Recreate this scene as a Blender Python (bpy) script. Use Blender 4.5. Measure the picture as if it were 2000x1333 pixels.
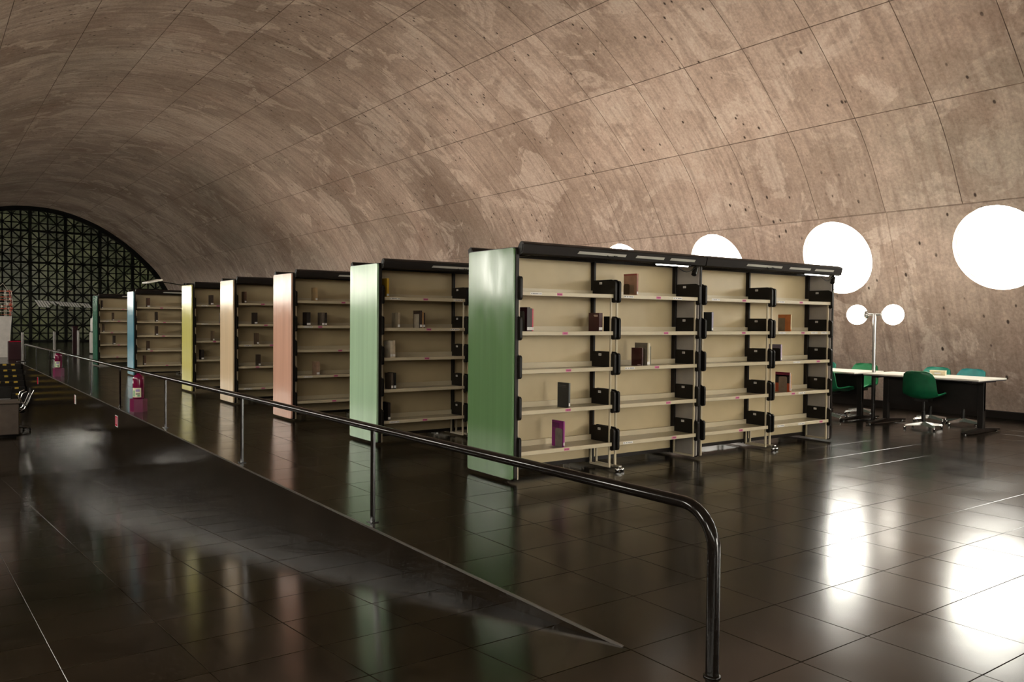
import bpy, bmesh, math, random
from mathutils import Matrix, Vector
random.seed(7)
for o in list(bpy.data.objects): bpy.data.objects.remove(o)
SC = bpy.context.scene
COL = SC.collection
PI = math.pi

# ------------------------------------------------------------------ camera
H = 1.45
cam_d = bpy.data.cameras.new('camera'); cam = bpy.data.objects.new('camera', cam_d); COL.objects.link(cam)
_Y = Vector((-1155.0, 49.0, -1601.0)).normalized()
_X = Vector((2220.0, 19.0, -1601.0)); _X = (_X - _Y * _X.dot(_Y)).normalized()
_Z = _X.cross(_Y)
R3 = Matrix((_X, _Y, _Z))
cam.matrix_world = Matrix.Translation((0, 0, H)) @ R3.to_4x4()
cam_d.sensor_width = 36.0; cam_d.lens = 36.0 * 1601.0 / 2000.0
cam_d.clip_start = 0.05; cam_d.clip_end = 500
SC.camera = cam
CAM_INV = R3.transposed()
def project(p):
    c = CAM_INV @ (Vector(p) - Vector((0, 0, H)))
    if c.z > -0.15: return None
    return (1000 + 1601 * c.x / -c.z, 666 - 1601 * c.y / -c.z)

# ------------------------------------------------------------------ light
SKY = 22.0
GLOBE = 12.0
TUBE = 12.0
UPLIGHT = 20.0
VAULT_FILL = 255.0
w = bpy.data.worlds.new('daylight'); SC.world = w; w.use_nodes = True
wb = w.node_tree.nodes['Background']; wb.inputs[0].default_value = (1.0, 0.955, 0.87, 1); wb.inputs[1].default_value = SKY
vs = SC.view_settings
vs.view_transform = 'Standard'; vs.look = 'None'; vs.gamma = 1.0; vs.use_curve_mapping = False
vs.exposure = 0.0
SC.cycles.use_adaptive_sampling = True; SC.cycles.adaptive_threshold = 0.05; SC.cycles.adaptive_min_samples = 16
SC.cycles.max_bounces = 4; SC.cycles.diffuse_bounces = 3; SC.cycles.glossy_bounces = 3; SC.cycles.transmission_bounces = 3; SC.cycles.transparent_max_bounces = 4

# ------------------------------------------------------------------ helpers
class MB:
    """collects faces for one mesh"""
    def __init__(s): s.v = []; s.f = []; s.m = []; s.sm = []
    def add(s, vs, fs, mi=0, smooth=False):
        o = len(s.v); s.v += [tuple(v) for v in vs]
        for f in fs: s.f.append(tuple(i + o for i in f)); s.m.append(mi); s.sm.append(smooth)
        return s
    def box(s, a, b, mi=0):
        x0, y0, z0 = a; x1, y1, z1 = b
        if x0 > x1: x0, x1 = x1, x0
        if y0 > y1: y0, y1 = y1, y0
        if z0 > z1: z0, z1 = z1, z0
        return s.add([(x0,y0,z0),(x1,y0,z0),(x1,y1,z0),(x0,y1,z0),(x0,y0,z1),(x1,y0,z1),(x1,y1,z1),(x0,y1,z1)],
              [(3,2,1,0),(4,5,6,7),(0,1,5,4),(1,2,6,5),(2,3,7,6),(3,0,4,7)], mi)
    def cbox(s, a, b, c=.003, mi=0):
        """box with chamfered edges"""
        x0,x1 = sorted((a[0],b[0])); y0,y1 = sorted((a[1],b[1])); z0,z1 = sorted((a[2],b[2]))
        bm = bmesh.new(); bmesh.ops.create_cube(bm, size=1)
        for v in bm.verts:
            v.co = ((x0+x1)/2+v.co.x*(x1-x0), (y0+y1)/2+v.co.y*(y1-y0), (z0+z1)/2+v.co.z*(z1-z0))
        bmesh.ops.bevel(bm, geom=bm.edges[:], offset=c, segments=1, affect='EDGES', clamp_overlap=True)
        bm.verts.index_update()
        s.add([v.co[:] for v in bm.verts], [[v.index for v in f.verts] for f in bm.faces], mi); bm.free(); return s
    def prism(s, poly, fn, t0, t1, mi=0, smooth=False):
        """polygon (2-D list) swept from t0 to t1, fn(u,v,t)->xyz"""
        n = len(poly)
        vs = [fn(u, v, t0) for u, v in poly] + [fn(u, v, t1) for u, v in poly]
        s.add(vs, [tuple(range(n-1, -1, -1)), tuple(range(n, 2*n))], mi)
        s.add(vs, [(i, (i+1) % n, n+(i+1) % n, n+i) for i in range(n)], mi, smooth); return s
    def tube(s, pts, r, seg=12, mi=0, cap=True, closed=False):
        pts = [Vector(p) for p in pts]; n = len(pts); rings = []
        up = None
        for i, p in enumerate(pts):
            a = pts[(i-1) % n] if (i > 0 or closed) else p
            b = pts[(i+1) % n] if (i < n-1 or closed) else p
            t = (b - a).normalized()
            if up is None: up = Vector((0,0,1)) if abs(t.z) < .9 else Vector((1,0,0))
            x = t.cross(up).normalized(); up = x.cross(t).normalized()
            rr = r[i] if isinstance(r, (list, tuple)) else r
            rings.append([p + (x*math.cos(k*2*PI/seg) + up*math.sin(k*2*PI/seg))*rr for k in range(seg)])
        vs = [q for rg in rings for q in rg]; fs = []
        m = n if closed else n-1
        for i in range(m):
            j = (i+1) % n
            for k in range(seg): fs.append((i*seg+k, i*seg+(k+1) % seg, j*seg+(k+1) % seg, j*seg+k))
        s.add(vs, fs, mi, True)
        if cap and not closed:
            s.add(rings[0], [tuple(range(seg-1, -1, -1))], mi); s.add(rings[-1], [tuple(range(seg))], mi)
        return s
    def lathe(s, prof, c=(0,0,0), seg=24, mi=0, axis='z'):
        vs = []; n = len(prof)
        for r, z in prof:
            for k in range(seg):
                a = 2*PI*k/seg; x, y = r*math.cos(a), r*math.sin(a)
                if axis == 'z': p = (c[0]+x, c[1]+y, c[2]+z)
                elif axis == 'y': p = (c[0]+x, c[1]+z, c[2]-y)
                else: p = (c[0]+z, c[1]+x, c[2]+y)
                vs.append(p)
        fs = [(i*seg+k, i*seg+(k+1) % seg, (i+1)*seg+(k+1) % seg, (i+1)*seg+k) for i in range(n-1) for k in range(seg)]
        s.add(vs, fs, mi, True); return s
    def mesh(s, name, mats, auto=None):
        me = bpy.data.meshes.new(name); me.from_pydata(s.v, [], s.f)
        for m in (mats if isinstance(mats, (list, tuple)) else [mats]): me.materials.append(m)
        me.polygons.foreach_set('material_index', s.m); me.polygons.foreach_set('use_smooth', s.sm)
        me.update(); return me
    def build(s, name, mats, parent=None, loc=(0,0,0), rot=None):
        return place(name, s.mesh(name, mats), parent, loc, rot)
def place(name, me, parent=None, loc=(0,0,0), rot=None):
    o = bpy.data.objects.new(name, me); COL.objects.link(o); o.location = loc
    if rot: o.rotation_euler = rot
    if parent is not None: o.parent = parent
    return o
def tag(o, label, cat, group=None):
    o['label'] = label; o['category'] = cat
    if group: o['group'] = group
    return o
def empty(name, loc=(0,0,0), rz=0, label=None, cat=None, group=None):
    o = bpy.data.objects.new(name, None); COL.objects.link(o); o.location = loc; o.rotation_euler = (0,0,rz)
    o.empty_display_size = .1
    if label: tag(o, label, cat, group)
    return o
def struct(o): o['kind'] = 'structure'; return o
def stuff(o): o['kind'] = 'stuff'; return o
def copy_tree(o, parent=None):
    c = o.copy(); COL.objects.link(c); c.parent = parent
    for ch in list(o.children): copy_tree(ch, c)
    return c
def rrect(w0, w1, h0, h1, r, n=5, corners=(1,1,1,1)):
    """rounded rectangle outline, corners order: lower-left, lower-right, upper-right, upper-left"""
    out = []
    for (cx, cy, a0, on, kx, ky) in ((w0+r,h0+r,PI,corners[0],w0,h0),(w1-r,h0+r,1.5*PI,corners[1],w1,h0),(w1-r,h1-r,0,corners[2],w1,h1),(w0+r,h1-r,.5*PI,corners[3],w0,h1)):
        if on:
            for i in range(n+1):
                a = a0 + .5*PI*i/n; out.append((cx+r*math.cos(a), cy+r*math.sin(a)))
        else: out.append((kx, ky))
    return out

# ------------------------------------------------------------------ materials
def srgb(r, g, b):
    f = lambda c: (c/255/12.92) if c/255 <= .04045 else ((c/255+.055)/1.055)**2.4
    return (f(r), f(g), f(b), 1)
def newmat(name):
    m = bpy.data.materials.new(name); m.use_nodes = True
    nt = m.node_tree; return m, nt, nt.nodes['Principled BSDF']
def mix_rgb(nt, fac, a, b, mode='MIX'):
    n = nt.nodes.new('ShaderNodeMix'); n.data_type = 'RGBA'; n.blend_type = mode
    for s, v in ((0, fac), (6, a), (7, b)):
        if hasattr(v, 'is_output') or hasattr(v, 'links'): nt.links.new(v, n.inputs[s])
        else: n.inputs[s].default_value = v
    return n.outputs[2]
def noise(nt, scale, detail=4, vec=None, rough=.55):
    n = nt.nodes.new('ShaderNodeTexNoise'); n.inputs['Scale'].default_value = scale; n.inputs['Detail'].default_value = detail
    n.inputs['Roughness'].default_value = rough
    if vec is not None: nt.links.new(vec, n.inputs['Vector'])
    return n.outputs[0]
def ramp(nt, x, p0, p1, c0=(0,0,0,1), c1=(1,1,1,1)):
    n = nt.nodes.new('ShaderNodeValToRGB'); nt.links.new(x, n.inputs[0])
    n.color_ramp.elements[0].position = p0; n.color_ramp.elements[1].position = p1
    n.color_ramp.elements[0].color = c0; n.color_ramp.elements[1].color = c1
    return n.outputs[0]
def position(nt, scale=(1,1,1)):
    g = nt.nodes.new('ShaderNodeNewGeometry'); mp = nt.nodes.new('ShaderNodeMapping')
    mp.inputs['Scale'].default_value = scale; nt.links.new(g.outputs['Position'], mp.inputs['Vector']); return mp.outputs[0]
def bump(nt, bsdf, h, strength=.2, dist=.01):
    b = nt.nodes.new('ShaderNodeBump'); b.inputs['Strength'].default_value = strength; b.inputs['Distance'].default_value = dist
    nt.links.new(h, b.inputs['Height']); nt.links.new(b.outputs[0], bsdf.inputs['Normal']); return b
def obj_random(nt):
    n = nt.nodes.new('ShaderNodeObjectInfo'); return n.outputs['Random']
def plain(name, col, rough=.5, metal=0.0, coat=0.0, var=.08, nscale=6.0, spec=.5):
    """a painted, moulded or metal surface with faint mottling"""
    m, nt, b = newmat(name)
    f = noise(nt, nscale, 3, position(nt))
    c2 = tuple(max(0, c*(1-2.2*var)) for c in col[:3]) + (1,)
    c1 = tuple(min(1, c*(1+var)) for c in col[:3]) + (1,)
    nt.links.new(ramp(nt, f, .3, .7, c2, c1), b.inputs['Base Color'])
    b.inputs['Roughness'].default_value = rough; b.inputs['Metallic'].default_value = metal
    b.inputs['Coat Weight'].default_value = coat; b.inputs['Coat Roughness'].default_value = .12
    b.inputs['Specular IOR Level'].default_value = spec
    return m
def emitter(name, col, strength):
    m, nt, b = newmat(name)
    b.inputs['Base Color'].default_value = (.8,.8,.8,1); b.inputs['Emission Color'].default_value = col; b.inputs['Emission Strength'].default_value = strength
    return m

def concrete():
    m, nt, b = newmat('board_marked_concrete')
    p = position(nt)
    big = noise(nt, .35, 5, p, .6)
    c = ramp(nt, big, .34, .68, (.345,.258,.208,1), (.625,.505,.425,1))
    # cloudy lime bloom with hard-edged outlines
    nw = nt.nodes.new('ShaderNodeTexNoise'); nw.inputs['Scale'].default_value = .8; nw.inputs['Detail'].default_value = 8; nw.inputs['Roughness'].default_value = .62
    nw.inputs['Distortion'].default_value = 1.2; nt.links.new(p, nw.inputs['Vector'])
    bloom = ramp(nt, nw.outputs[0], .54, .60)
    c = mix_rgb(nt, ramp(nt, nw.outputs[0], .545, .575, (0,0,0,1), (.62,.62,.62,1)), c, (.70,.585,.500,1))
    # damp reddish stains
    c = mix_rgb(nt, ramp(nt, noise(nt, .5, 6, position(nt, (1.0,.9,1.3)), .6), .55, .75, (0,0,0,1), (.45,.45,.45,1)), c, (.38,.24,.19,1))
    # grey-green weathered zones
    c = mix_rgb(nt, ramp(nt, noise(nt, .22, 4, position(nt, (.8,.45,1.0)), .55), .52, .7, (0,0,0,1), (.6,.6,.6,1)), c, (.35,.31,.255,1))
    # streaks running round the vault, thin along the hall
    st = noise(nt, 1.0, 6, position(nt, (.55, 9.0, .55)), .65)
    c = mix_rgb(nt, ramp(nt, st, .46, .74, (0,0,0,1), (.62,.62,.62,1)), c, (.24,.17,.135,1))
    # fine grain
    gr = noise(nt, 22, 5, p, .7)
    c = mix_rgb(nt, .6, c, ramp(nt, gr, .25, .75, (.30,.30,.30,1), (.74,.74,.74,1)), 'OVERLAY')
    md = noise(nt, 4.5, 6, position(nt, (1,1.6,1)), .68)
    c = mix_rgb(nt, .34, c, ramp(nt, md, .28, .72, (.28,.27,.26,1), (.72,.72,.72,1)), 'OVERLAY')
    # pock marks
    vo = nt.nodes.new('ShaderNodeTexVoronoi'); vo.inputs['Scale'].default_value = 4.6; nt.links.new(position(nt, (1.0,1.5,.85)), vo.inputs['Vector'])
    rare = ramp(nt, noise(nt, 1.1, 3, p), .50, .56)
    pit = ramp(nt, vo.outputs['Distance'], .10, .17, (1,1,1,1), (0,0,0,1))
    pm = nt.nodes.new('ShaderNodeMath'); pm.operation = 'MULTIPLY'; nt.links.new(pit, pm.inputs[0]); nt.links.new(rare, pm.inputs[1])
    c = mix_rgb(nt, pm.outputs[0], c, (.07,.05,.04,1))
    # each cast panel a touch different
    rv = ramp(nt, obj_random(nt), 0, 1, (.90,.90,.90,1), (1.0,1.0,1.0,1))
    c = mix_rgb(nt, 1.0, c, rv, 'MULTIPLY')
    nt.links.new(c, b.inputs['Base Color']); b.inputs['Roughness'].default_value = .85; b.inputs['Specular IOR Level'].default_value = .25
    hsum = nt.nodes.new('ShaderNodeMath'); hsum.operation = 'SUBTRACT'; nt.links.new(gr, hsum.inputs[0]); nt.links.new(pm.outputs[0], hsum.inputs[1])
    bump(nt, b, hsum.outputs[0], .35, .012)
    return m
def floor_mat(name='dark_waxed_floor', scuffs=True):
    m, nt, b = newmat(name)
    p = position(nt)
    f = noise(nt, 2.2, 3, p, .6)
    c = ramp(nt, f, .3, .72, (.0080,.0054,.0030,1), (.019,.0130,.0075,1))
    rv = ramp(nt, obj_random(nt), 0, 1, (.75,.75,.75,1), (1.1,1.1,1.1,1))
    c = mix_rgb(nt, 1.0, c, rv, 'MULTIPLY')
    nt.links.new(c, b.inputs['Base Color'])
    # worn and polished areas
    r = ramp(nt, noise(nt, 1.7, 2, p, .5), .3, .7, (.165,.165,.165,1) if scuffs else (.13,.13,.13,1), (.215,.215,.215,1) if scuffs else (.155,.155,.155,1))
    nt.links.new(r, b.inputs['Roughness'])
    b.inputs['Specular IOR Level'].default_value = .33 if scuffs else .17
    wav = noise(nt, 3.2, 1, position(nt, (1.0,1.0,1.0)), .4)
    bump(nt, b, wav, .05, .010)
    return m
M = {}
M['concrete'] = concrete()
M['stain'] = plain('stained_joint_concrete', (.25,.185,.148,1), .9, var=.25, nscale=3.0)
M['floor'] = floor_mat()
M['floorplain'] = floor_mat('dark_waxed_ramp', False)
M['joint'] = plain('floor_joint_dirt', (.050,.042,.034,1), .8)
M['nosing'] = plain('worn_metal_nosing', (.20,.18,.16,1), .34, .8)
M['rail'] = plain('black_gloss_paint', (.006,.0045,.0035,1), .13, spec=.38)
M['black'] = plain('black_plastic', (.008,.0062,.0045,1), .42, spec=.22)
M['blackmetal'] = plain('black_brown_metal', (.011,.0075,.0055,1), .42, spec=.24)
M['beige'] = plain('beige_enamel', (.50,.425,.29,1), .30, var=.05, nscale=2.0)
M['board'] = plain('beige_laminate_board', (.47,.37,.215,1), .42, var=.06, nscale=1.6)
M['grey'] = plain('grey_laminate', (.33,.30,.27,1), .45, var=.05)
M['pink'] = plain('pink_label_paper', (.52,.10,.24,1), .6)
M['pinkdark'] = plain('dark_pink_print', (.19,.02,.07,1), .6)
M['white'] = plain('white_paper', (.70,.68,.65,1), .6, var=.02)
M['ink'] = plain('dark_print', (.06,.055,.05,1), .7)
M['diff'] = plain('frosted_diffuser', (.40,.38,.33,1), .5, var=.03)
M['chrome'] = plain('polished_aluminium', (.62,.61,.59,1), .22, 1.0, var=.03)
M['steel'] = plain('brushed_steel', (.36,.345,.33,1), .30, 1.0, var=.04)
M['tabletop'] = plain('white_tabletop_laminate', (.80,.76,.68,1), .28, var=.02)
M['edge'] = plain('dark_table_edge', (.03,.025,.03,1), .4)
M['darkpanel'] = plain('charcoal_panel', (.013,.010,.008,1), .5, spec=.25)
M['greenshell'] = plain('green_fibreglass', (.006,.105,.042,1), .33, var=.10, nscale=9)
M['tealpad'] = plain('teal_vinyl_upholstery', (.045,.33,.24,1), .38, var=.10, nscale=9)
M['greenpad'] = plain('green_vinyl_upholstery', (.02,.26,.10,1), .38, var=.10, nscale=9)
M['bluepad'] = plain('blue_green_vinyl_upholstery', (.05,.33,.33,1), .38, var=.10, nscale=9)
M['basegreen'] = plain('pale_green_cast_metal', (.30,.36,.31,1), .35, .6)
M['mag'] = plain('magenta_red_enamel', (.15,.002,.035,1), .20)
M['magdark'] = plain('magenta_red_stand', (.13,.003,.045,1), .32)
M['lab_y'] = plain('extinguisher_label', (.62,.60,.42,1), .5)
M['lab_g'] = plain('green_print', (.10,.33,.16,1), .5)
M['lab_v'] = plain('violet_print', (.30,.22,.42,1), .5)
M['signred'] = plain('red_sign_enamel', (.36,.010,.030,1), .7, spec=.0)
M['signwhite'] = plain('white_sign_enamel', (.55,.53,.51,1), .7, spec=.0)
M['desk'] = plain('brown_concrete_desk', (.105,.078,.060,1), .6)
M['yellow'] = plain('yellow_hazard_strip', (.55,.36,.04,1), .5)
M['lattice'] = plain('blackened_steel_lattice', (.006,.006,.004,1), .6, spec=.2)
M['plinth'] = plain('pale_grey_plinth', (.62,.58,.54,1), .4, var=.05)
M['redwire'] = plain('red_orange_wire', (.50,.085,.045,1), .4)
M['palewire'] = plain('pale_wire', (.62,.55,.47,1), .35)
M['darkred'] = plain('dark_red_enamel', (.030,.003,.006,1), .4)
M['reveal'] = plain('painted_window_reveal', (.55,.50,.40,1), .6)
M['globe'] = emitter('opal_glass_globe', (1.0,.93,.80,1), GLOBE)
M['tube'] = emitter('fluorescent_tube', (1.0,.95,.85,1), TUBE)
M['uptube'] = emitter('uplight_tube', (1.0,.83,.68,1), UPLIGHT)
M['vault_fill'] = emitter('vault_fill_face', (1.0,.84,.70,1), VAULT_FILL)  # emitter of the unseen fill lights added for the vault
M['offtube'] = plain('unlit_tube_glass', (.7,.7,.68,1), .3, var=.02)
M['lampwhite'] = plain('white_lamp_housing', (.75,.72,.68,1), .4, var=.02)
M['pave'] = plain('pale_paving', (.55,.53,.48,1), .8)  # pale paving in one even tone
M['foliage'] = plain('foliage', (.02,.035,.012,1), .8, var=.4, nscale=1.2)
def glass(name, tint=(1,1,1,1), gloss=.06):
    m, nt, b = newmat(name); nt.nodes.remove(b)
    t = nt.nodes.new('ShaderNodeBsdfTransparent'); t.inputs[0].default_value = tint
    g = nt.nodes.new('ShaderNodeBsdfGlossy'); g.inputs['Roughness'].default_value = .04
    mx = nt.nodes.new('ShaderNodeMixShader'); mx.inputs[0].default_value = gloss
    nt.links.new(t.outputs[0], mx.inputs[1]); nt.links.new(g.outputs[0], mx.inputs[2])
    nt.links.new(mx.outputs[0], nt.nodes['Material Output'].inputs[0]); return m
M['glass'] = glass('clear_porthole_glass', (.97,.98,.96,1))
def smoked():
    m, nt, b = newmat('smoked_green_glass')
    rv = ramp(nt, obj_random(nt), 0, 1, (.016,.0195,.011,1), (.040,.043,.029,1))
    cl = ramp(nt, noise(nt, .5, 3, position(nt)), .35, .7, (.5,.5,.5,1), (1.2,1.25,1.0,1))
    c = mix_rgb(nt, 1.0, rv, cl, 'MULTIPLY')
    nt.links.new(c, b.inputs['Base Color']); b.inputs['Roughness'].default_value = .25
    tr = nt.nodes.new('ShaderNodeBsdfTranslucent'); tcol = mix_rgb(nt, 1.0, c, (.075,.072,.068,1), 'MULTIPLY'); nt.links.new(tcol, tr.inputs[0])
    ad = nt.nodes.new('ShaderNodeAddShader'); nt.links.new(b.outputs[0], ad.inputs[0]); nt.links.new(tr.outputs[0], ad.inputs[1])
    nt.links.new(ad.outputs[0], nt.nodes['Material Output'].inputs[0]); return m
M['smoked'] = smoked()
def panel_mat(name, col):
    """glossy laminate of the bookcase ends, faintly streaked upright, with wipe marks"""
    m, nt, b = newmat(name)
    f = noise(nt, 1.0, 3, position(nt, (2.0,14.0,.5)), .5)
    c2 = tuple(c*.93 for c in col[:3]) + (1,); c1 = tuple(min(1, c*1.08) for c in col[:3]) + (1,)
    nt.links.new(ramp(nt, f, .3, .7, c2, c1), b.inputs['Base Color'])
    nt.links.new(ramp(nt, noise(nt, 3.0, 4, position(nt, (1,2.5,1))), .3, .7, (.10,.10,.10,1), (.19,.19,.19,1)), b.inputs['Roughness'])
    b.inputs['Specular IOR Level'].default_value = .6
    return m

# ------------------------------------------------------------------ vault shell
Y0, Y1 = -12.0, 54.6
CX = 5.2                                   # axis of the vault
half = [(13.8,0.0),(12.55,3.25),(12.02,4.14),(11.46,4.79),(10.33,5.83),(8.91,6.80),(7.54,7.40),(6.35,7.70),(5.2,7.78)]
def catmull(P, n=10):
    out = []
    for i in range(len(P)-1):
        p0 = P[i-1] if i else (2*P[0][0]-P[1][0], 2*P[0][1]-P[1][1]); p1 = P[i]; p2 = P[i+1]
        p3 = P[i+2] if i+2 < len(P) else (2*P[-1][0]-P[-2][0], P[-2][1])
        for k in range(n):
            t = k/n
            out.append(tuple(.5*((2*b_)+(-a+c)*t+(2*a-5*b_+4*c-d)*t*t+(-a+3*b_-3*c+d)*t**3) for a, b_, c, d in zip(p0,p1,p2,p3)))
    out.append(P[-1]); return out
up = catmull(half[1:], 12)                 # from the joint above the portholes to the crown
prof = up + [(2*CX-x, z) for x, z in up[-2::-1]]
cum = [0.0]
for a, b_ in zip(prof, prof[1:]): cum.append(cum[-1] + math.hypot(b_[0]-a[0], b_[1]-a[1]))
LEN = cum[-1]
def arc(s):
    s = max(0, min(LEN, s))
    lo = 0
    while lo < len(cum)-2 and cum[lo+1] < s: lo += 1
    t = (s-cum[lo])/(cum[lo+1]-cum[lo]); a, b_ = prof[lo], prof[lo+1]
    dx, dz = b_[0]-a[0], b_[1]-a[1]; L = math.hypot(dx, dz)
    return (a[0]+dx*t, a[1]+dz*t), (dz/L, -dx/L)      # point, outward normal
NA = 11; PA = LEN/NA                       # panels round the arc (about 1.9 m)
PY = 1.20
ys = []; y = 6.0
while y > Y0: y -= PY
ys.append(Y0); y += PY
while y < Y1-.3: ys.append(y); y += PY
ys.append(Y1)

shell = MB(); N = 60; ring = []
for i in range(N+1):
    (x, z), (nx, nz) = arc(LEN*i/N); nl = nx if True else 0
    ring.append((x+nx*.13*(1 if nx*(x-CX)+nz*(z-3) > 0 else -1), z+nz*.13*(1 if nx*(x-CX)+nz*(z-3) > 0 else -1)))
vs_ = [(x, Y0-.1, z) for x, z in ring] + [(x, Y1+.4, z) for x, z in ring]
shell.add(vs_, [(i, i+1, N+2+i, N+1+i) for i in range(N)], 0, True)
ceiling = struct(shell.build('ceiling', M['concrete']))

def outn(x, z, nx, nz):
    return (nx, nz) if nx*(x-CX)+nz*(z-3) > 0 else (-nx, -nz)
def vault_panel(mb, s0, s1, y0, y1, nseg):
    C_ = .007; D = .009
    S = [s0, s0+C_] + [s0+C_+(s1-s0-2*C_)*k/nseg for k in range(1, nseg)] + [s1-C_, s1]
    YY = [y0, y0+C_*.8, y1-C_*.8, y1]
    vs, fs = [], []
    for i, s in enumerate(S):
        (x, z), n = arc(s); n = outn(x, z, *n)
        for j, yy in enumerate(YY):
            d = D if (i in (0, len(S)-1) or j in (0, 3)) else 0
            vs.append((x+n[0]*d, yy, z+n[1]*d))
    for i in range(len(S)-1):
        for j in range(3):
            edge = i in (0, len(S)-2) or j in (0, 2)
            mb.add(vs if not fs else [], [], 0)
            fs.append((edge, (i*4+j, (i+1)*4+j, (i+1)*4+j+1, i*4+j+1)))
    o_ = len(mb.v)-len(vs)
    for edge, f in fs: mb.f.append(tuple(q+o_ for q in f)); mb.m.append(1 if edge else 0); mb.sm.append(False)
def area_on_screen(pts):
    q = [project(p) for p in pts]
    if any(c is None for c in q): return 0
    if max(c[0] for c in q) < 0 or min(c[0] for c in q) > 2000 or max(c[1] for c in q) < 0 or min(c[1] for c in q) > 1333: return 0
    a = 0
    for i in range(len(q)): a += q[i][0]*q[(i+1) % len(q)][1] - q[(i+1) % len(q)][0]*q[i][1]
    return abs(a)/2
cells = []
for i in range(NA):
    for j in range(len(ys)-1):
        s0, s1, y0, y1 = PA*i, PA*(i+1), ys[j], ys[j+1]
        (xa, za), _ = arc(s0); (xb, zb), _ = arc(s1)
        cells.append((area_on_screen([(xa,y0,za),(xb,y0,zb),(xb,y1,zb),(xa,y1,za)]), s0, s1, y0, y1))
cells.sort(key=lambda c: -c[0])
rest = MB()
for k, (a, s0, s1, y0, y1) in enumerate(cells):
    if k < 300 and a > 0:
        mb = MB(); vault_panel(mb, s0, s1, y0, y1, 7); mb.build('concrete_panel', [M['concrete'], M['stain']], ceiling)
    else: vault_panel(rest, s0, s1, y0, y1, 5)
stuff(rest.build('concrete_panel_field', [M['concrete'], M['stain']], ceiling))

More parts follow.
